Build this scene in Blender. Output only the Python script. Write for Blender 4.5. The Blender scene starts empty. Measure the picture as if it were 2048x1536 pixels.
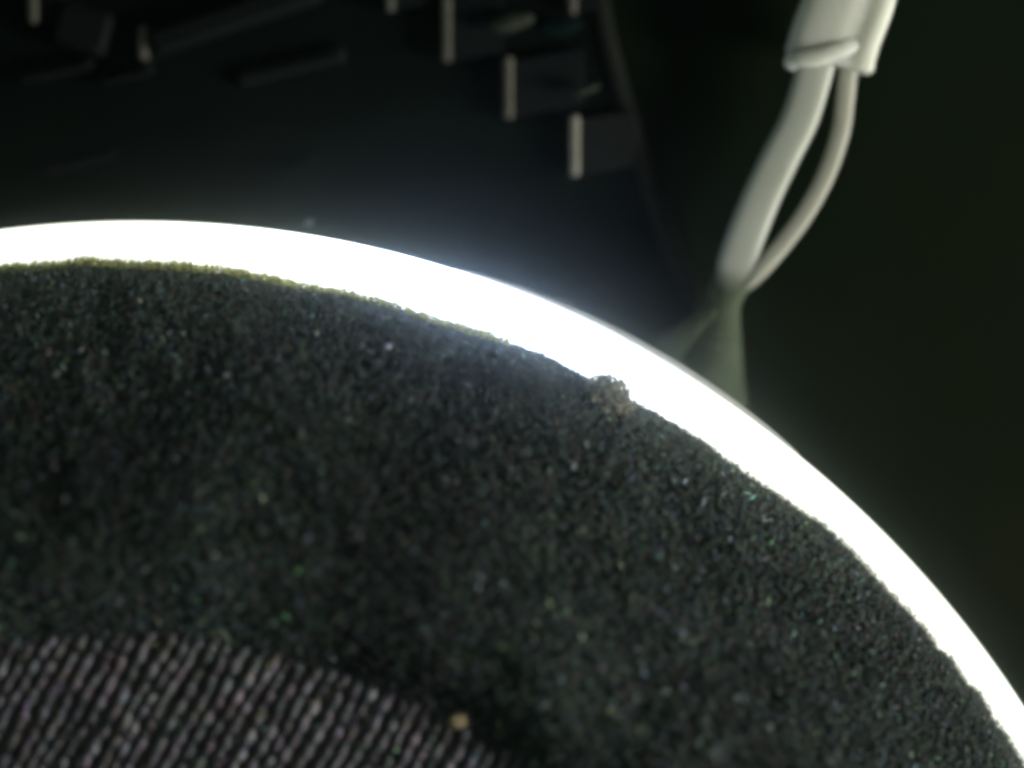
import bpy, math, random
import numpy as np
from mathutils import Vector, noise

R_ = random.Random(7)
NP = np.random.default_rng(7)
U = 0.01                      # builder units are centimetres
D = 24.0                      # camera height above the plane of the light ring
sc = bpy.context.scene
col = sc.collection

# ---------------------------------------------------------------- camera
cam_d = bpy.data.cameras.new('camera')
cam = bpy.data.objects.new('camera', cam_d)
col.objects.link(cam)
cam.location = (0, 0, D * U)
cam_d.sensor_width = 36.0
cam_d.lens = 36.0 * D / 10.24
cam_d.clip_start = 0.005
cam_d.clip_end = 20.0
cam_d.dof.use_dof = True
cam_d.dof.focus_distance = (D - 0.02) * U
cam_d.dof.aperture_fstop = 3.3
sc.camera = cam

# ---------------------------------------------------------------- light
w = bpy.data.worlds.new('World')
sc.world = w
w.use_nodes = True
bg = w.node_tree.nodes['Background']
bg.inputs['Color'].default_value = (0.80, 1.0, 0.86, 1)
bg.inputs['Strength'].default_value = 0.12

def area(name, loc, target, size, power, color):
    l = bpy.data.lights.new(name, 'AREA')
    l.shape = 'DISK'
    l.size = size * U
    l.energy = power
    l.color = color
    o = bpy.data.objects.new(name, l)
    col.objects.link(o)
    o.location = Vector(loc) * U
    d = (Vector(target) - Vector(loc))
    o.rotation_euler = d.to_track_quat('-Z', 'Y').to_euler()
    return o

area('side_lamp', (30, -5, 9.4), (3, -1, 0), 8, 1.70, (1.0, 0.97, 0.93))  # unseen soft area lamp off to the right

sc.view_settings.view_transform = 'Standard'
sc.view_settings.look = 'None'
sc.view_settings.exposure = 0.0
sc.view_settings.gamma = 1.0
sc.cycles.use_denoising = True
sc.cycles.filter_width = 4.4
sc.cycles.max_bounces = 6

# ---------------------------------------------------------------- helpers
def P(px, py, z):
    """point at height z seen at photo pixel (px, py), in builder units"""
    k = (D - z) / D
    return Vector(((px / 2 - 512) / 100 * k, (384 - py / 2) / 100 * k, z))

def tag(o, label=None, cat=None, group=None, kind=None):
    if label: o['label'] = label
    if cat: o['category'] = cat
    if group: o['group'] = group
    if kind: o['kind'] = kind
    return o

def empty(name, loc):
    o = bpy.data.objects.new(name, None)
    o.empty_display_size = 0.005
    col.objects.link(o)
    o.location = Vector(loc) * U
    return o

def mesh(name, verts, faces, mat, parent=None, smooth=True, origin=None, colors=None):
    """one mesh object; verts in builder units (world), origin gives its pivot"""
    v = np.asarray(verts, dtype=np.float64).reshape(-1, 3)
    if parent is not None:
        pw = np.array(parent_loc(parent)) / U
    else:
        pw = np.zeros(3)
    org = np.array(origin) if origin is not None else pw
    me = bpy.data.meshes.new(name)
    me.from_pydata(((v - org) * U).tolist(), [], faces if isinstance(faces, list) else faces.tolist())
    me.update()
    if smooth:
        me.polygons.foreach_set('use_smooth', [True] * len(me.polygons))
    if colors is not None:
        a = me.color_attributes.new('tint', 'FLOAT_COLOR', 'POINT')
        a.data.foreach_set('color', np.asarray(colors, dtype=np.float32).ravel())
    me.materials.append(mat)
    o = bpy.data.objects.new(name, me)
    col.objects.link(o)
    if parent is not None:
        o.parent = parent
    o.location = (org - pw) * U
    return o

def parent_loc(o):
    l = Vector((0, 0, 0))
    while o is not None:
        l = l + o.location
        o = o.parent
    return l

def grid_faces(nu, nv, wrap_u=False, wrap_v=False):
    u = np.arange(nu if wrap_u else nu - 1)
    v = np.arange(nv if wrap_v else nv - 1)
    uu, vv = np.meshgrid(u, v, indexing='ij')
    a = uu * nv + vv
    b = ((uu + 1) % nu) * nv + vv
    c = ((uu + 1) % nu) * nv + (vv + 1) % nv
    d = uu * nv + (vv + 1) % nv
    return np.stack([a, b, c, d], -1).reshape(-1, 4)

def spline(pts, n):
    """Catmull-Rom through pts (list of arrays), n samples in all"""
    p = np.array(pts, float)
    p = np.vstack([2 * p[0] - p[1], p, 2 * p[-1] - p[-2]])
    m = len(p) - 3
    t = np.linspace(0, m - 1e-6, n)
    i = t.astype(int)
    f = (t - i)[:, None]
    a, b, c, d = p[i], p[i + 1], p[i + 2], p[i + 3]
    return 0.5 * (2 * b + (c - a) * f + (2 * a - 5 * b + 4 * c - d) * f ** 2 + (3 * b - a - 3 * c + d) * f ** 3)

def tube(pts, radii, n=14, flat=1.0, up=(0, 0, 1), caps=True, e=1.0):
    """swept tube; flat scales the radius along `up`"""
    p = np.array(pts, float)
    r = np.array(radii, float)
    t = np.gradient(p, axis=0)
    t /= np.linalg.norm(t, axis=1)[:, None]
    s = np.cross(t, np.array(up, float))
    s /= np.linalg.norm(s, axis=1)[:, None]
    q = np.cross(s, t)
    a = np.linspace(0, 2 * np.pi, n, endpoint=False)
    ca_ = np.sign(np.cos(a)) * np.abs(np.cos(a)) ** e
    sa_ = np.sign(np.sin(a)) * np.abs(np.sin(a)) ** e
    v = (p[:, None, :] + r[:, None, None] * (ca_[None, :, None] * s[:, None, :]
         + flat * sa_[None, :, None] * q[:, None, :]))
    f = grid_faces(len(p), n, wrap_v=True).tolist()
    if caps:
        f.append(list(range(n)))
        f.append([(len(p) - 1) * n + k for k in range(n)][::-1])
    return v.reshape(-1, 3), f

def box(cx, cy, cz, lx, ly, lz, ang=0.0, bev=0.04):
    """bevelled box with its base at cz"""
    prof = [(0, -bev), (0, 0), (lz - bev, 0), (lz, -bev)]
    ring = []
    ca, sa = math.cos(ang), math.sin(ang)
    for z, d in prof:
        hx, hy = lx / 2 + d, ly / 2 + d
        b = bev
        pts = [(hx - b, -hy), (hx, -hy + b), (hx, hy - b), (hx - b, hy), (-hx + b, hy), (-hx, hy - b), (-hx, -hy + b), (-hx + b, -hy)]
        ring += [(cx + x * ca - y * sa, cy + x * sa + y * ca, cz + z) for x, y in pts]
    f = grid_faces(4, 8, wrap_v=True).tolist()
    f.append(list(range(8))[::-1])
    f.append([24 + k for k in range(8)])
    return np.array(ring), f

# ---------------------------------------------------------------- materials
def nodes(name):
    m = bpy.data.materials.new(name)
    m.use_nodes = True
    nt = m.node_tree
    b = nt.nodes['Principled BSDF']
    return m, nt, b

def L(nt, a, b): nt.links.new(a, b)

def coord(nt, scale=1.0):
    tc = nt.nodes.new('ShaderNodeTexCoord')
    mp = nt.nodes.new('ShaderNodeMapping')
    mp.inputs['Scale'].default_value = (scale, scale, scale)
    L(nt, tc.outputs['Object'], mp.inputs['Vector'])
    return mp.outputs['Vector']

def ntex(nt, vec, scale, detail=4, rough=0.6):
    n = nt.nodes.new('ShaderNodeTexNoise')
    n.inputs['Scale'].default_value = scale
    n.inputs['Detail'].default_value = detail
    n.inputs['Roughness'].default_value = rough
    L(nt, vec, n.inputs['Vector'])
    return n

def ramp(nt, fac, stops):
    r = nt.nodes.new('ShaderNodeValToRGB')
    e = r.color_ramp.elements
    while len(e) < len(stops): e.new(0.5)
    for k, (p, c) in enumerate(stops):
        e[k].position = p
        e[k].color = (*c, 1)
    L(nt, fac, r.inputs['Fac'])
    return r.outputs['Color']

def bump(nt, h, strength, dist, b):
    bm = nt.nodes.new('ShaderNodeBump')
    bm.inputs['Strength'].default_value = strength
    bm.inputs['Distance'].default_value = dist * U
    L(nt, h, bm.inputs['Height'])
    L(nt, bm.outputs['Normal'], b.inputs['Normal'])

def matte(name, stops, scale, rough=0.8, spec=0.2, bstr=0.3, bdist=0.02, bscale=None):
    m, nt, b = nodes(name)
    v = coord(nt, 1 / U)
    n = ntex(nt, v, scale)
    L(nt, ramp(nt, n.outputs['Fac'], stops), b.inputs['Base Color'])
    b.inputs['Roughness'].default_value = rough
    b.inputs['Specular IOR Level'].default_value = spec
    n2 = ntex(nt, v, bscale or scale * 6)
    bump(nt, n2.outputs['Fac'], bstr, bdist, b)
    return m

M_panel = matte('black_panel', [(0.3, (0.0030, 0.0080, 0.0036)), (0.7, (0.0078, 0.0098, 0.0040))], 0.22, rough=0.85, spec=0.02, bscale=8)
M_board = matte('black_board', [(0.3, (0.0006, 0.0028, 0.0014)), (0.7, (0.0014, 0.0038, 0.0024))], 0.6, rough=0.8, spec=0.05, bscale=8)
M_trim = matte('dark_trim', [(0.3, (0.004, 0.006, 0.0035)), (0.7, (0.008, 0.0085, 0.005))], 1.0, rough=0.7, spec=0.2)
M_block = matte('charcoal_plastic', [(0.3, (0.006, 0.008, 0.007)), (0.7, (0.010, 0.011, 0.010))], 1.5, rough=0.7, spec=0.1)
M_rib = matte('dull_black_plastic', [(0.3, (0.0024, 0.0046, 0.0040)), (0.7, (0.0045, 0.0064, 0.0058))], 1.0, rough=0.75, spec=0.08)
M_pin = matte('bright_metal', [(0.35, (0.17, 0.165, 0.115)), (0.65, (0.23, 0.225, 0.18))], 3.0, rough=0.5, spec=0.3)
M_pin2 = matte('tarnished_metal', [(0.35, (0.07, 0.068, 0.050)), (0.65, (0.11, 0.105, 0.085))], 3.0, rough=0.6, spec=0.2)
M_pin3 = matte('dark_metal', [(0.35, (0.055, 0.058, 0.04)), (0.65, (0.085, 0.085, 0.065))], 3.0, rough=0.6, spec=0.2)
M_glint = matte('glint_grey', [(0.3, (0.015, 0.019, 0.012)), (0.7, (0.030, 0.034, 0.023))], 2.0, rough=0.7, spec=0.1)
M_teal = matte('dark_teal_plastic', [(0.3, (0.0005, 0.005, 0.0045)), (0.7, (0.001, 0.008, 0.0075))], 1.5, rough=0.8, spec=0.05)
M_white = matte('white_rubber', [(0.3, (0.355, 0.375, 0.31)), (0.7, (0.42, 0.435, 0.375))], 1.2, rough=0.55, spec=0.3, bscale=5, bdist=0.03)
M_sleeve = matte('white_sleeve', [(0.3, (0.48, 0.495, 0.405)), (0.7, (0.56, 0.57, 0.48))], 1.2, rough=0.6, spec=0.25, bscale=5, bdist=0.03)
M_white2 = matte('cream_rubber', [(0.3, (0.31, 0.31, 0.26)), (0.7, (0.37, 0.37, 0.31))], 1.2, rough=0.55, spec=0.3, bscale=5, bdist=0.03)
for m_ in (M_white, M_white2, M_sleeve):
    b_ = m_.node_tree.nodes['Principled BSDF']
    b_.inputs['Subsurface Weight'].default_value = 1.0
    b_.inputs['Subsurface Radius'].default_value = (1.0, 1.0, 0.9)
    b_.inputs['Subsurface Scale'].default_value = 0.28 * U
M_lip = matte('grey_plastic', [(0.3, (0.34, 0.34, 0.32)), (0.7, (0.42, 0.42, 0.40))], 2.0, rough=0.6)
M_lint = matte('pale_lint', [(0.3, (0.25, 0.25, 0.22)), (0.7, (0.48, 0.46, 0.40))], 7.0, rough=0.9, bscale=20, bdist=0.05)
M_crumb = matte('tan_crumb', [(0.3, (0.19, 0.15, 0.08)), (0.7, (0.36, 0.30, 0.18))], 5.0, rough=0.8)
M_speck = matte('pale_dust', [(0.3, (0.13, 0.15, 0.17)), (0.7, (0.26, 0.28, 0.32))], 9.0, rough=0.7)

# foam / fleece base
M_foam = matte('black_foam', [(0.3, (0.012, 0.017, 0.013)), (0.5, (0.020, 0.027, 0.022)), (0.75, (0.032, 0.038, 0.034))], 7.0, rough=0.95, spec=0.1, bstr=0.8, bdist=0.06, bscale=11)
M_cloth = matte('black_backing', [(0.3, (0.12, 0.112, 0.105)), (0.7, (0.18, 0.168, 0.155))], 9.0, rough=0.9, spec=0.1, bscale=16)

def tinted(name, rough, spec, sheen=0.0):
    m, nt, b = nodes(name)
    a = nt.nodes.new('ShaderNodeAttribute')
    a.attribute_name = 'tint'
    L(nt, a.outputs['Color'], b.inputs['Base Color'])
    b.inputs['Roughness'].default_value = rough
    b.inputs['Specular IOR Level'].default_value = spec
    b.inputs['Sheen Weight'].default_value = sheen
    return m
M_fibre = tinted('fleece_fibres', 0.8, 0.25)

def yarn_mat():
    m, nt, b = nodes('grey_yarn')
    v = coord(nt, 1 / U)
    n = ntex(nt, v, 4.6, 2)
    c1 = ramp(nt, n.outputs['Fac'], [(0.32, (0.042, 0.040, 0.041)), (0.5, (0.098, 0.094, 0.102)), (0.72, (0.22, 0.208, 0.23))])
    n2 = nt.nodes.new('ShaderNodeTexNoise')
    n2.inputs['Scale'].default_value = 8.0
    n2.inputs['Detail'].default_value = 2
    L(nt, v, n2.inputs['Vector'])
    hs = nt.nodes.new('ShaderNodeMix')
    hs.data_type = 'RGBA'
    hs.blend_type = 'OVERLAY'
    hs.inputs['Factor'].default_value = 0.45
    L(nt, c1, hs.inputs['A'])
    L(nt, n2.outputs['Color'], hs.inputs['B'])
    L(nt, hs.outputs['Result'], b.inputs['Base Color'])
    b.inputs['Roughness'].default_value = 0.75
    b.inputs['Specular IOR Level'].default_value = 0.25
    return m
M_yarn = yarn_mat()

HOT = math.radians(70)  # direction of the flare put into the ring's emission
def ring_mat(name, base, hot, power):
    """light ring: its bluish hot spot is added to imitate lens flare"""
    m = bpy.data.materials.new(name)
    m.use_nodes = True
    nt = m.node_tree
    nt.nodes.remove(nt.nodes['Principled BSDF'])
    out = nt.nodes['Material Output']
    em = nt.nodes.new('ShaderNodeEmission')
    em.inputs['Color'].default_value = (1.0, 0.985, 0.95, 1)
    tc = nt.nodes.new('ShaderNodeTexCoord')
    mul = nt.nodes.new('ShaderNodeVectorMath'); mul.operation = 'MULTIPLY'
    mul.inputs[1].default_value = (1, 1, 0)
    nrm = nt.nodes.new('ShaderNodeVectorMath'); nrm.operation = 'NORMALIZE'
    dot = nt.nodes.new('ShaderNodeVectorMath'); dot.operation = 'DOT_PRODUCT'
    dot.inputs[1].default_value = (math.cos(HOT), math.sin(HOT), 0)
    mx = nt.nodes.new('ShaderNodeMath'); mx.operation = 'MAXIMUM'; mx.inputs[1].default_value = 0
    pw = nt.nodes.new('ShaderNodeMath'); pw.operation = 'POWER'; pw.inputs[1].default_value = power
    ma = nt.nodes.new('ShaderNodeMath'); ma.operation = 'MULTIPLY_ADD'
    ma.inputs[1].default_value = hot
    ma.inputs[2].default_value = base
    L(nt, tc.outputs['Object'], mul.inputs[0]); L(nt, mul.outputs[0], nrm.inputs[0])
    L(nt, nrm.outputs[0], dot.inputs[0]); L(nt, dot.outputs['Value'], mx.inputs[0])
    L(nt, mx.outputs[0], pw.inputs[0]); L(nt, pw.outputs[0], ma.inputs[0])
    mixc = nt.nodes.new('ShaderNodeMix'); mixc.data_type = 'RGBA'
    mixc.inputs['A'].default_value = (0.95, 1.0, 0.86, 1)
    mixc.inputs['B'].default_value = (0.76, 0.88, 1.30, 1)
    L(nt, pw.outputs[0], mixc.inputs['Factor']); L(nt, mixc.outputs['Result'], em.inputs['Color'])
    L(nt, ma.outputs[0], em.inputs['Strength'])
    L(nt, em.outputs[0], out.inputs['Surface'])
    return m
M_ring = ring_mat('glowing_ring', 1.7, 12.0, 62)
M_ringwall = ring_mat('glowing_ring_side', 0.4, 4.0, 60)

def glue_mat():
    m, nt, b = nodes('cloudy_glue')
    v = coord(nt, 1 / U)
    n = ntex(nt, v, 2.0, 3)
    L(nt, ramp(nt, n.outputs['Fac'], [(0.3, (0.047, 0.066, 0.038)), (0.7, (0.072, 0.093, 0.056))]), b.inputs['Base Color'])
    b.inputs['Roughness'].default_value = 0.8
    b.inputs['Specular IOR Level'].default_value = 0.2
    at = nt.nodes.new('ShaderNodeAttribute'); at.attribute_name = 'tint'
    L(nt, at.outputs['Fac'], b.inputs['Alpha'])
    return m
M_glue = glue_mat()

# ---------------------------------------------------------------- setting
PZ = -1.25          # level of the dark panel under everything
n = 90
g = np.linspace(-40, 40, n)
gx, gy = np.meshgrid(g, g, indexing='ij')
gz = np.full_like(gx, PZ)
o = mesh('panel', np.stack([gx, gy, gz], -1).reshape(-1, 3), grid_faces(n, n), M_panel)
tag(o, 'dark green black panel lying under the round speaker and the cable', kind='structure')

# ---------------------------------------------------------------- speaker
CX, CY = (264.8 / 2 - 512) / 100, (384 - 2565.1 / 2) / 100
RO, RC = 10.625, 6.59
speaker = empty('speaker', (CX, CY, PZ))
tag(speaker, 'round black fleece faced speaker with woven centre and glaring white rim', 'speaker')
C3 = np.array([CX, CY, 0])

# light ring: lathe
prof = [(9.55, -0.30), (9.6, -0.04), (9.7, 0.0), (10.50, 0.0), (10.585, -0.02), (10.615, -0.06), (RO, -0.12)]
na = 512
th = np.linspace(0, 2 * np.pi, na, endpoint=False)
def lathe(prof):
    p = np.array(prof)
    v = np.stack([np.cos(th)[:, None] * p[None, :, 0], np.sin(th)[:, None] * p[None, :, 0],
                  np.broadcast_to(p[None, :, 1], (na, len(p)))], -1)
    return v.reshape(-1, 3) + C3, grid_faces(na, len(p), wrap_u=True)
v, f = lathe(prof)
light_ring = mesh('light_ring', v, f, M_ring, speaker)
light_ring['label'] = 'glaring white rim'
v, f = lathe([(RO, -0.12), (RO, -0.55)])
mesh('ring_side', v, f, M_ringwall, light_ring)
v, f = lathe([(RO, -0.55), (RO - 0.05, -0.56), (RO - 0.05, PZ)])
mesh('casing', v, f, M_panel, speaker)

# grey lip that shows as a sliver outside the rim
a0, a1 = math.radians(72.5), math.radians(51.0)
av = np.linspace(a0, a1, 90)
tt = np.linspace(0, 1, 90)
ww = 0.085 * np.sin(np.pi * tt ** 0.85) ** 0.55
vv = []
for a, wd in zip(av, ww):
    for r, z in ((RO + 0.003, -0.09), (RO + 0.003 + wd * 0.55, -0.085), (RO + 0.004 + wd, -0.12), (RO + 0.004 + wd, -0.30), (RO + 0.003, -0.30)):
        vv.append((CX + r * math.cos(a), CY + r * math.sin(a), z))
mesh('lip', vv, grid_faces(90, 5, wrap_v=True), M_lip, speaker)

# foam: edge profile by angle
edge = [(-10, 2045), (12, 2052), (24, 2058), (30.5, 2060), (32.1, 2060), (33.2, 2055), (34.7, 2061), (35.8, 2053), (37.6, 2058), (38.2, 2048), (40.3, 2053), (41.8, 2047),
        (43.9, 2048), (45.9, 2050), (47.7, 2049), (49.0, 2039), (53.2, 2029), (55.0, 2031), (56.0, 2032), (58.0, 2030), (59.2, 2029), (60.3, 2027),
        (63.5, 2026), (64.8, 2029), (66.3, 2031), (68.7, 2023), (70.5, 2019), (72.8, 2015), (74.6, 2020), (77.6, 2023), (80.4, 2018), (84.2, 2028),
        (86.2, 2029), (90.4, 2031), (92.4, 2040), (94.6, 2035), (97.4, 2041), (104, 2038), (125, 2030), (170, 2040), (230, 2046), (300, 2036), (350, 2045)]
ea = np.array([e[0] for e in edge]); er = np.array([e[1] for e in edge]) / 200.0
def foam_edge(deg):
    d = (np.asarray(deg) + 10) % 360 - 10
    return np.interp(d, ea, er)

# finer round the arc the photograph shows
deg = np.concatenate([np.arange(20, 112, 0.12), np.arange(112, 380, 1.0)])
nt_ = 72
tv = np.linspace(0, 1, nt_)
_t = np.array([0, .05, .12, .22, .35, .5, .65, .8, .9, .96, 1.0])
_z = np.array([.73, .82, .92, .97, .92, .79, .62, .41, .25, .15, .05])
FT = np.linspace(0, 1, 400)
FZ = np.interp(FT, _t, _z)
for _ in range(60): FZ[1:-1] = (FZ[:-2] + FZ[1:-1] * 2 + FZ[2:]) / 4
def foam_z(t):
    return np.interp(t, FT, FZ)

def foam_point(d, t):
    ro = foam_edge(d)
    r = RC + 0.06 + (ro - RC - 0.06) * t
    a = np.radians(d)
    return r * np.cos(a), r * np.sin(a), foam_z(t)
dd, tt2 = np.meshgrid(deg, 1 - (1 - tv) ** 1.35, indexing='ij')
x, y, z = foam_point(dd, tt2)
x = np.concatenate([x, x[:, -1:] * 0.997], 1); y = np.concatenate([y, y[:, -1:] * 0.997], 1)
z = np.concatenate([z, np.full((len(deg), 1), -0.25)], 1)
nt_ += 1
dd = np.concatenate([dd, dd[:, -1:]], 1)
pts = np.stack([x, y, z], -1).reshape(-1, 3)
fine = (dd.reshape(-1) < 113)
for i in np.nonzero(fine)[0]:
    p = Vector(pts[i])
    q = noise.noise(p * 7.0) * 0.020 + noise.noise(p * 16.0) * 0.012 + noise.noise(p * 1.3) * 0.045 + noise.noise(p * 2.9) * 0.022
    rr = math.hypot(p.x, p.y)
    k = 1 + noise.noise(p * 4.2 + Vector((9, 3, 1))) * 0.0016 + noise.noise(p * 13.0) * 0.0014
    pts[i] = (p.x * k, p.y * k, p.z + q)
foam = mesh('foam_surround', pts + C3, grid_faces(len(deg), nt_, wrap_u=True), M_foam, speaker)

# fleece fibres: nobody could count them
def fibres(count, sampler, len_rng, wid_rng, lift, palette, radial=False):
    d, t = sampler(count)
    x, y, z = foam_point(d, t)
    e = 6e-3
    x2, y2, z2 = foam_point(d, np.clip(t + e, 0, 1)); x1, y1, z1 = foam_point(d, np.clip(t - e, 0, 1))
    a = np.radians(d)
    rad = np.stack([x2 - x1, y2 - y1, z2 - z1], -1); rad /= np.linalg.norm(rad, axis=1)[:, None]
    tan = np.stack([-np.sin(a), np.cos(a), 0 * a], -1)
    nor = np.cross(rad, tan)
    nor[nor[:, 2] < 0] *= -1
    ph = NP.uniform(0, 2 * np.pi, count)
    ph = np.where(t > 0.978, np.where(NP.random(count) < 0.5, 0.0, np.pi) + NP.normal(np.pi / 2, 0.25, count), ph)
    if radial: ph = NP.normal(0, 0.5, count)
    dirv = rad * np.cos(ph)[:, None] + tan * np.sin(ph)[:, None] + nor * (NP.uniform(*lift, count) * np.where(t > 0.978, 0.3, 1.0))[:, None]
    dirv /= np.linalg.norm(dirv, axis=1)[:, None]
    ln = (NP.uniform(*len_rng, count) * np.where((t > 0.96) & (not radial), 0.55, 1.0))[:, None]
    wd = NP.uniform(*wid_rng, count)[:, None]
    s = np.cross(dirv, nor); s /= (np.linalg.norm(s, axis=1)[:, None] + 1e-9)
    q = np.cross(s, dirv)
    z = z + np.array([noise.noise(Vector((u_, v_, w_)) * 1.3) * 0.045 + noise.noise(Vector((u_, v_, w_)) * 2.9) * 0.022 for u_, v_, w_ in zip(x, y, z)])
    base = np.stack([x, y, z], -1) + nor * (NP.uniform(-0.01, 0.05, count) * np.where(t > 0.978, 0.4, 1.0))[:, None]
    bend = q * (ln * NP.uniform(-0.3, 0.3, count)[:, None])
    tip0 = base; tip1 = base + dirv * ln
    mid = base + dirv * ln * 0.5 + bend
    m0 = mid + s * wd; m1 = mid - 0.5 * s * wd + 0.87 * q * wd; m2 = mid - 0.5 * s * wd - 0.87 * q * wd
    V = np.stack([tip0, tip1, m0, m1, m2], 1).reshape(-1, 3)
    F = np.array([[0, 2, 3], [0, 3, 4], [0, 4, 2], [1, 3, 2], [1, 4, 3], [1, 2, 4]])
    F = (np.arange(count)[:, None, None] * 5 + F[None]).reshape(-1, 3)
    Ccol = np.repeat(palette(count, np.stack([x, y], -1)), 5, axis=0)
    return V, F, Ccol

def fleece_palette(count, pos=None):
    v = np.exp(NP.normal(math.log(0.048), 0.24, count))
    hi = NP.random(count) < 0.032
    v[hi] = NP.uniform(0.10, 0.40, hi.sum())
    tint = 1 + NP.normal(0, 0.20, (count, 3)) * np.array([1.0, 0.7, 1.15])
    tint *= np.array([0.84, 1.07, 0.97])
    c = np.clip(v[:, None] * tint, 0.004, 0.8)
    if pos is not None:
        w_ = np.array([1.2 * noise.noise(Vector((a_ * 0.55, b_ * 0.55, 5.0))) + 0.6 * noise.noise(Vector((a_ * 1.9, b_ * 1.9, 2.0))) for a_, b_ in pos])
        c *= np.exp(w_ * 0.55)[:, None]
    return np.c_[c, np.ones(count)]

def fringe_palette(count, pos=None):  # tints rim fibres to imitate lens colour fringing
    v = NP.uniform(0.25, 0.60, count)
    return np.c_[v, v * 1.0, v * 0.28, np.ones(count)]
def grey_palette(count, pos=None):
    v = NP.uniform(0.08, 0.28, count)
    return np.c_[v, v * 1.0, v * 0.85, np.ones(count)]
def arc(count):
    return NP.uniform(27, 108, count), 0.984 * NP.uniform(0, 1, count) ** 0.8
def rimarc(count):
    return NP.uniform(27, 108, count), 0.998 - np.abs(NP.normal(0, 0.008, count))
def innerarc(count):
    return NP.uniform(45, 108, count), NP.normal(-0.004, 0.020, count)
parts_ = [fibres(150000, arc, (0.05, 0.13), (0.007, 0.015), (0.0, 0.55), fleece_palette),
          fibres(2200, rimarc, (0.05, 0.10), (0.008, 0.014), (0.0, 0.5), fleece_palette),
          fibres(9000, innerarc, (0.05, 0.14), (0.006, 0.014), (0.0, 0.5), fleece_palette),
          fibres(5200, lambda n_: (NP.uniform(68, 108, n_), NP.uniform(0.985, 1.0, n_)), (0.05, 0.15), (0.004, 0.008), (0.0, 0.4), fringe_palette, True),
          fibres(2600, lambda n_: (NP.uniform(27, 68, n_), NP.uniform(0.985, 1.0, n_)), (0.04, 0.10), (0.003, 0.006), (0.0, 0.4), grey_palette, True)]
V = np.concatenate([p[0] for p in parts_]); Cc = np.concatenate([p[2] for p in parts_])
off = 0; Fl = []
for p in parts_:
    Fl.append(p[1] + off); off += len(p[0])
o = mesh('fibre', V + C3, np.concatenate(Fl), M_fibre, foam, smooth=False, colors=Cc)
tag(o, kind='stuff')

# woven centre: backing disc and its yarns
cz = 0.62
rr = np.linspace(0.0, RC + 0.15, 14)[1:]
v = [(CX, CY, cz)]
na2 = 160
for r in rr:
    for k in range(na2):
        a = 2 * math.pi * k / na2
        v.append((CX + r * math.cos(a), CY + r * math.sin(a), cz))
f = [[0, 1 + k, 1 + (k + 1) % na2] for k in range(na2)]
for j in range(len(rr) - 1):
    for k in range(na2):
        a = 1 + j * na2
        f.append([a + k, a + na2 + k, a + na2 + (k + 1) % na2, a + (k + 1) % na2])
cloth = mesh('cloth', v, f, M_cloth, speaker)

YA = math.radians(61.5)
ud = np.array([math.cos(YA), math.sin(YA), 0]); vd = np.array([math.sin(YA), -math.cos(YA), 0])
pitch = 0.143
ny = int(2 * (RC - 0.02) / pitch)
for k in range(ny):
    off = (k - (ny - 1) / 2) * pitch
    half = math.sqrt(max(0.0, (RC + 0.02) ** 2 - off ** 2))
    if half < 0.4: continue
    ns = int(2 * half / 0.034)
    s = np.linspace(-half, half, ns)
    ph = R_.uniform(0, 6.28)
    wob = np.array([noise.noise(Vector((off * 3.1, q * 1.1, 4.0))) for q in s]) * 0.055 + \
          np.array([noise.noise(Vector((off * 9.7, q * 4.0, 8.0))) for q in s]) * 0.022
    bead = 0.5 + 0.5 * np.cos(2 * np.pi * s / 0.19 + ph + wob * 55)
    zz = cz + 0.05 + 0.026 * bead + np.array([noise.noise(Vector((off * 2.3, q * 2.2, 14.0))) for q in s]) * 0.03
    ctr = np.array([CX, CY, 0]) + s[:, None] * ud + (off + wob)[:, None] * vd
    ctr[:, 2] = zz
    rad = 0.050 + 0.006 * bead + np.array([noise.noise(Vector((off * 5.0, q * 6.0, 1.0))) for q in s]) * 0.012
    V_, F_ = tube(ctr, rad, n=6, caps=True)
    mesh('yarn', V_, F_, M_yarn, cloth)

# loose fibre ends that stand up from the weave
nf = 14000
rad_ = (RC - 0.05) * np.sqrt(NP.uniform(0, 1, nf)); an_ = NP.uniform(0, 2 * np.pi, nf)
base = np.stack([CX + rad_ * np.cos(an_), CY + rad_ * np.sin(an_), np.full(nf, cz + 0.10)], -1)
ya = YA + NP.normal(0, 0.55, nf)
dv = np.stack([np.cos(ya), np.sin(ya), NP.uniform(-0.1, 0.4, nf)], -1)
ln = NP.uniform(0.05, 0.15, nf)[:, None]; wd = NP.uniform(0.008, 0.022, nf)[:, None]
sv = np.stack([-np.sin(ya), np.cos(ya), 0 * ya], -1); qv = np.cross(dv, sv)
mid = base + dv * ln / 2
V = np.stack([base, base + dv * ln, mid + sv * wd, mid - .5 * sv * wd + .87 * qv * wd, mid - .5 * sv * wd - .87 * qv * wd], 1).reshape(-1, 3)
F = np.array([[0, 2, 3], [0, 3, 4], [0, 4, 2], [1, 3, 2], [1, 4, 3], [1, 2, 4]])
F = (np.arange(nf)[:, None, None] * 5 + F[None]).reshape(-1, 3)
pal = np.exp(NP.normal(math.log(0.11), 0.6, nf))[:, None] * (1 + NP.normal(0, 0.28, (nf, 3)) * np.array([1, 0.6, 1.1]))
o = mesh('fuzz', V, F, M_fibre, cloth, smooth=False, colors=np.repeat(np.c_[np.clip(pal, 0.01, 0.75), np.ones(nf)], 5, axis=0))
tag(o, kind='stuff')

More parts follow.
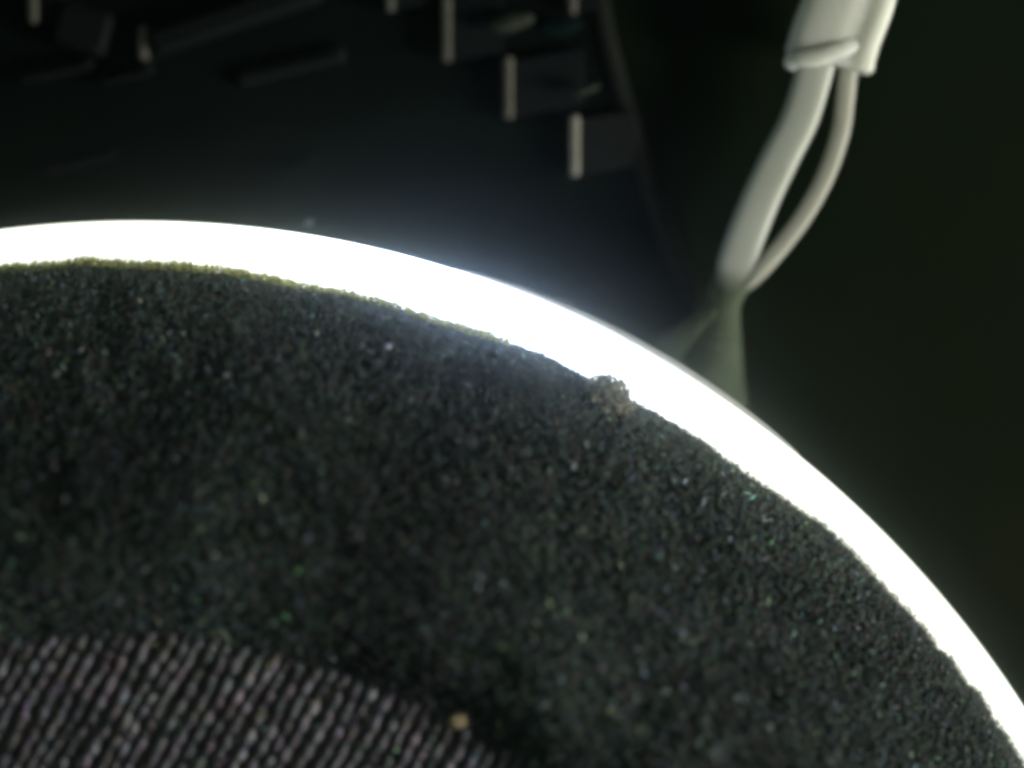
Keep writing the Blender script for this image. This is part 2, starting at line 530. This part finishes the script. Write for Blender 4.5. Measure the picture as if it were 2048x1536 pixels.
# ---------------------------------------------------------------- lint, crumb, specks
def clump(name, px, py, z, sx, sy, sz, ang, mat, seed, res=(22, 14), amp=0.35, fs=4.0):
    c = P(px, py, z)
    nu, nv = res
    V = []; 
    ca, sa = math.cos(ang), math.sin(ang)
    for i in range(nu):
        a = 2 * math.pi * i / nu
        for j in range(nv):
            b = math.pi * (j + 0.5) / nv
            d = Vector((math.sin(b) * math.cos(a), math.sin(b) * math.sin(a), math.cos(b)))
            k = 1 + amp * noise.noise(d * 1.6 + Vector((seed, 0, 0))) + amp * 0.5 * noise.noise(d * fs + Vector((0, seed, 0)))
            x, y, zz = d.x * sx * k, d.y * sy * k, d.z * sz * k
            V.append((c.x + x * ca - y * sa, c.y + x * sa + y * ca, c.z + zz))
    F = grid_faces(nu, nv, wrap_u=True).tolist()
    F.append([i * nv for i in range(nu)]); F.append([i * nv + nv - 1 for i in range(nu)][::-1])
    return mesh(name, V, F, mat, origin=(c.x, c.y, c.z - sz))

def tuft(name, c, n, ext, ang, mat):
    """a loose ball of fine fibres as one mesh"""
    ca, sa = math.cos(ang), math.sin(ang)
    V, F, Cl = [], [], []
    for k in range(n):
        while True:
            q = NP.uniform(-1, 1, 3)
            if q @ q < 1: break
        b = q * np.array(ext)
        pa = b + NP.normal(0, 0.03, 3); d = NP.normal(0, 1, 3); d /= np.linalg.norm(d)
        ln = NP.uniform(0.04, 0.09); w_ = NP.uniform(0.008, 0.022)
        s_ = np.cross(d, NP.normal(0, 1, 3)); s_ /= np.linalg.norm(s_); t_ = np.cross(d, s_)
        m_ = pa + d * ln / 2
        for p in (pa, pa + d * ln, m_ + s_ * w_, m_ - .5 * s_ * w_ + .87 * t_ * w_, m_ - .5 * s_ * w_ - .87 * t_ * w_):
            V.append((c[0] + p[0] * ca - p[1] * sa, c[1] + p[0] * sa + p[1] * ca, c[2] + p[2]))
        F += [[5 * k + i for i in q_] for q_ in ((0, 2, 3), (0, 3, 4), (0, 4, 2), (1, 3, 2), (1, 4, 3), (1, 2, 4))]
        v = math.exp(NP.normal(math.log(0.20), 0.5))
        Cl += [(min(.7, v), min(.7, v * .93), min(.7, v * .66), 1)] * 5
    return mesh(name, np.array(V), F, mat, origin=c, smooth=False, colors=Cl)
c = P(1222, 786, 0.22)
o = tuft('lint', (c.x, c.y, c.z), 900, (0.25, 0.15, 0.12), math.radians(-40), M_fibre)
tag(o, 'olive brown tuft of lint bulging over the white rim', 'lint')
o = clump('crumb', 916, 1440, 0.78, 0.10, 0.075, 0.05, math.radians(15), M_crumb, 5.0)
tag(o, 'small tan crumb at the edge of the woven centre', 'crumb')
specks = [(775, 693, 0.36, 0.045, 0.032, 10, 'bluish white dust speck on the fleece under the brightest stretch of rim'),
          (185, 1500, 0.76, 0.060, 0.045, 30, 'pale dust speck on the woven yarns at the bottom left'),
          (1146, 932, 0.56, 0.045, 0.025, 70, 'pale dust speck on the fleece below the lint tuft'),
          (1328, 1388, 0.92, 0.070, 0.025, 50, 'long white dust speck on the fleece right of the tan crumb'),
          (1405, 1005, 0.42, 0.055, 0.022, 62, 'slim dust speck on the fleece midway down the right slope'),
          (245, 882, 0.78, 0.075, 0.030, 45, 'dim greenish dust speck alone on the dark left fleece')]
for k, (px, py, z, a, b, an, lab) in enumerate(specks):
    o = clump('dust_speck', px, py, z, a, b, 0.03, math.radians(an), M_speck, 11.0 + k, res=(10, 7), amp=0.3)
    tag(o, lab, 'dust speck', 'dust specks on the speaker')

# ---------------------------------------------------------------- cable
CZ = -0.75
def pts3(lst, z=CZ):
    return [np.array(P(a, b, z if len(q) == 0 else q[0])) for a, b, *q in lst]
cable = empty('cable', P(1640, 300, PZ))
tag(cable, 'pale twin cable whose sleeve ends in a thick lead and a thin lead', 'cable')
# sleeve: flattened tube with a groove where the two cores lie side by side
cl = spline(pts3([(1800, -330, -0.35), (1757, -200, -0.45), (1718, -80, -0.58), (1698, 0, -0.64), (1672, 70, -0.7), (1656, 128, -0.74)]), 40)
ns_ = 34
V = []
for i, c in enumerate(cl):
    t = cl[min(i + 1, len(cl) - 1)] - cl[max(i - 1, 0)]
    t /= np.linalg.norm(t)
    s = np.cross(t, (0, 0, 1)); s /= np.linalg.norm(s)
    if s[0] > 0: s = -s                     # s points to the left in the picture
    q = np.cross(t, s); q = q if q[2] > 0 else -q
    u = i / (len(cl) - 1)
    flare = 1.0 + 0.06 * math.exp(-((1 - u) / 0.035) ** 2)
    for k in range(ns_):
        a = 2 * math.pi * k / ns_
        cx_, sy_ = math.cos(a), math.sin(a)
        wx = 0.455 * flare * math.copysign(abs(cx_) ** 0.85, cx_)
        wz = 0.22 * flare * math.copysign(abs(sy_) ** 0.3, sy_)
        if u > 0.955: wx *= math.sqrt(max(0.0, 1 - ((u - 0.955) / 0.05) ** 2)) * 0.2 + 0.8; wz *= 0.75 + 0.25 * (1 - (u - 0.955) / 0.045)
        g_ = math.exp(-((wx + 0.19) / 0.07) ** 2)
        wz *= 1 - 0.22 * g_
        V.append(c + s * wx + q * wz)
F = grid_faces(len(cl), ns_, wrap_v=True).tolist()
F.append(list(range(ns_))); F.append([(len(cl) - 1) * ns_ + k for k in range(ns_)][::-1])
sleeve = mesh('sleeve', np.array(V), F, M_sleeve, cable)
# lip at the cut end of the sleeve
lp = spline(pts3([(1578, 136, -0.66), (1592, 116, -0.575), (1640, 110, -0.53), (1690, 94, -0.53), (1722, 84, -0.58)]), 30)
V, F = tube(lp, 0.10 * np.sin(np.linspace(0.35, 2.75, 30)) ** 0.6 + 0.01, n=14, flat=0.6)
mesh('cut_edge', V, F, M_sleeve, sleeve)
# thick and thin leads
tk = spline(pts3([(1640, 95, -0.72), (1622, 165, -0.74), (1598, 240, -0.76), (1563, 310, -0.78), (1525, 390, -0.8), (1493, 470, -0.83), (1470, 540, -0.88), (1452, 610, -1.0)]), 50)
V, F = tube(tk, np.interp(np.linspace(0, 1, 50), [0, 0.2, 0.5, 0.85, 1], [0.185, 0.185, 0.188, 0.190, 0.12]), n=32, e=0.42, flat=0.7)
mesh('lead', V, F, M_white, cable)
tn = spline(pts3([(1712, 70, -0.72), (1697, 140, -0.74), (1690, 200, -0.74), (1682, 260, -0.74), (1664, 320, -0.74), (1640, 375, -0.74), (1604, 437, -0.75), (1560, 495, -0.77), (1512, 548, -0.8), (1470, 582, -0.9), (1450, 612, -1.02)]), 60)
V, F = tube(tn, np.interp(np.linspace(0, 1, 60), [0, 0.3, 0.8, 1], [0.092, 0.088, 0.085, 0.075]), n=24, e=0.5, flat=0.7)
mesh('lead', V, F, M_white2, cable)
# cloudy glue that fixes the leads beside the rim
gl = spline(pts3([(1470, 536, -0.80), (1461, 566, -0.80), (1453, 588, -0.83), (1446, 622, -0.92), (1438, 660, -0.97), (1428, 705, -1.02), (1418, 755, -1.08), (1412, 800, -1.12)]), 40)
gw = np.interp(np.linspace(0, 1, 40), [0, 0.12, 0.25, 0.38, 0.5, 0.65, 0.83, 1.0], [0.20, 0.21, 0.20, 0.165, 0.20, 0.27, 0.36, 0.44])
ga = np.interp(np.linspace(0, 1, 40), [0, 0.08, 0.27, 0.5, 0.8, 1.0], [0.0, 0.2, 0.9, 0.85, 0.75, 0.6])
V, F = tube(gl, gw, n=22, flat=0.8)
glue = mesh('glue_blob', V, F, M_glue, cable, colors=np.repeat(np.repeat(ga, 22)[:, None], 4, axis=1))
wp = spline(pts3([(1440, 606, -0.80), (1404, 640, -0.84), (1366, 672, -0.88), (1334, 706, -0.92), (1310, 740, -0.96)]), 20)
V, F = tube(wp, np.linspace(0.07, 0.20, 20), n=12, flat=0.5)
mesh('glue_strand', V, F, M_glue, glue, colors=np.full((len(V), 4), 0.45))

# ---------------------------------------------------------------- connector blocks on the panel
def block(px, y0, y1, w, lab, pinm, slope=0.16, dz=0.20, face=M_block, h=None):
    """charcoal block with an upright metal terminal along its left edge; w in photo pixels"""
    zt = PZ + dz
    a = P(px, y0, zt); b = P(px, y1, zt)
    ln = a.y - b.y
    k = (D - zt) / D / 200
    root = empty('terminal_block', (a.x, (a.y + b.y) / 2, PZ))
    tag(root, lab, 'terminal block', 'terminal blocks on the dark panel')
    wx = w * k
    # body: a parallelogram prism whose top and bottom edges rise to the right
    x0 = a.x + 0.06; x1 = a.x + wx
    up = slope * (x1 - x0)
    cor = [(x0, b.y + 0.02), (x1, b.y + 0.02 + up), (x1, a.y - 0.03 + up), (x0, a.y - 0.03)]
    cxm = sum(c[0] for c in cor) / 4; cym = sum(c[1] for c in cor) / 4
    rows = [(PZ, 1.0), (zt - 0.09, 1.0), (zt - 0.05, 0.94)]
    V = [(cxm + (x - cxm) * s, cym + (y - cym) * s, z) for z, s in rows for x, y in cor]
    F = grid_faces(3, 4, wrap_v=True).tolist() + [[3, 2, 1, 0], [8, 9, 10, 11]]
    mesh('body', V, F, face, root, smooth=False)
    V, F = box(a.x, (a.y + b.y) / 2, PZ, 0.092, ln, dz, 0, 0.025)
    mesh('terminal', V, F, pinm, root, smooth=False)
    return root
block(1150, 230, 350, 122, 'lowest terminal block, nearest the forked cable, with the brightest metal strip', M_pin)
block(1017, 112, 234, 150, 'terminal block second from the bottom of the diagonal row', M_pin2, face=M_rib)
block(893, -10, 120, 110, 'terminal block with a dim strip at the upper left of the diagonal row', M_pin3, face=M_rib)
block(1145, -70, 24, 60, 'narrow terminal block cut by the top edge above the round grey glint lump', M_pin2, face=M_rib)
block(779, -70, 18, 70, 'terminal block whose strip barely shows at the top centre edge', M_pin3, face=M_rib)
block(285, 52, 116, 30, 'terminal block with a short strip at the end of the long slanting rib', M_pin2, face=M_rib)
block(64, -60, 44, 60, 'terminal block in the top left corner of the photo', M_pin3, face=M_rib)

def slab(name, p0, p1, wpx, z0, h, mat, lab, cat, group=None):
    a = P(*p0, z0 + h); b = P(*p1, z0 + h)
    d = b - a
    ang = math.atan2(d.y, d.x)
    ln = math.hypot(d.x, d.y)
    m = (a + b) / 2
    V, F = box(m.x, m.y, z0, ln, wpx / 200 * 1.04, h, ang, 0.05)
    o = mesh(name, V, F, mat, origin=(m.x, m.y, z0), smooth=False)
    tag(o, lab, cat, group)
    return o
G = 'slanting plastic ribs on the panel'
slab('rib', (300, 86), (640, -28), 50, PZ, 0.26, M_rib, 'long slanting black rib running up to the right from the short metal strip', 'rib', G)
slab('rib', (30, 152), (185, 124), 30, PZ, 0.16, M_rib, 'faint low rib under the top left terminal block', 'rib', G)
slab('rib', (195, 158), (305, 132), 24, PZ, 0.18, M_rib, 'short faint rib just below the short metal strip', 'rib', G)
slab('rib', (470, 158), (690, 104), 34, PZ, 0.14, M_rib, 'lower slanting rib right of the long one', 'rib', G)
slab('rib', (85, 342), (235, 306), 20, PZ, 0.10, M_rib, 'faint short rib above the left end of the white rim', 'rib', G)
slab('rib', (545, 340), (630, 316), 22, PZ, 0.10, M_rib, 'tiny faint rib above the middle of the white rim', 'rib', G)
slab('wedge', (110, 40), (215, 70), 90, PZ, 0.22, M_rib, 'dull dark wedge between the top left block and the long rib', 'wedge')

o = clump('glint', 1022, 44, -1.0, 0.24, 0.10, 0.06, math.radians(14), M_glint, 21.0, amp=0.12)  # pale lump stands in for a glint on a block top
tag(o, 'round grey lump standing in for a glint between two terminal blocks near the top edge', 'glint', 'grey glint lumps among the terminal blocks')
o = clump('glint', 1172, 180, -0.98, 0.15, 0.045, 0.05, math.radians(18), M_glint, 23.0, amp=0.12)  # second block-top glint, modelled as a slim pale lump
tag(o, 'small slim grey lump standing in for a glint just above the lowest terminal block', 'glint', 'grey glint lumps among the terminal blocks')
o = clump('grommet', 1120, 52, -1.08, 0.24, 0.10, 0.06, math.radians(6), M_teal, 25.0, amp=0.10)
tag(o, 'dark teal grommet to the right of the round grey glint lump', 'grommet')
o = clump('fleck', 618, 445, -0.95, 0.05, 0.03, 0.03, math.radians(20), M_speck, 31.0, res=(10, 7))
tag(o, 'tiny teal fleck on the panel just outside the white rim', 'fleck')

# curved bead that runs down past the blocks
tp = spline(pts3([(1185, -160, PZ + 0.02), (1200, 0, PZ + 0.02), (1222, 110, PZ + 0.02), (1252, 220, PZ + 0.02), (1282, 320, PZ + 0.02), (1318, 430, PZ + 0.02), (1352, 520, PZ + 0.02), (1400, 640, PZ + 0.02)]), 60)
V, F = tube(tp, np.full(60, 0.10), n=12, flat=0.7)
o = mesh('trim_strip', V, F, M_trim, origin=tp[30])
tag(o, 'thin curved dark strip running down between the blocks and the cable', 'trim strip')

# black board under the blocks, ending at the curved strip
bt = [tuple(p[:2]) for p in tp]
outl = [(bt[0][0] + 2.0, 26.0), (-26.0, 26.0), (-26.0, -2.0), (bt[-1][0], -2.0)] + bt[::-1] 
nb = len(outl)
V = [(x, y, PZ + 0.004) for x, y in outl] + [(x, y, PZ + 0.03) for x, y in outl]
F = [[k, (k + 1) % nb, nb + (k + 1) % nb, nb + k] for k in range(nb)] + [[nb + k for k in range(nb)]]
o = mesh('board', V, F, M_board, origin=(-8, 8, PZ), smooth=False)
tag(o, 'black board that carries the terminal blocks left of the curved strip', 'board')

# added misty air imitating lens glare: one closed box round camera and scene
V, F = box(0, 0, PZ - 100, 120, 120, 100 + 26.5 - PZ, 0, 0.5)
m = bpy.data.materials.new('glare_volume'); m.use_nodes = True
nt = m.node_tree; nt.nodes.remove(nt.nodes['Principled BSDF'])
pv = nt.nodes.new('ShaderNodeVolumePrincipled')
pv.inputs['Color'].default_value = (0.84, 1.0, 0.95, 1)
pv.inputs['Density'].default_value = 0.24
pv.inputs['Anisotropy'].default_value = 0.987
L(nt, pv.outputs[0], nt.nodes['Material Output'].inputs['Volume'])
o = mesh('glare_haze', V, F, m, origin=(0, 0, PZ), smooth=False)
tag(o, kind='stuff')
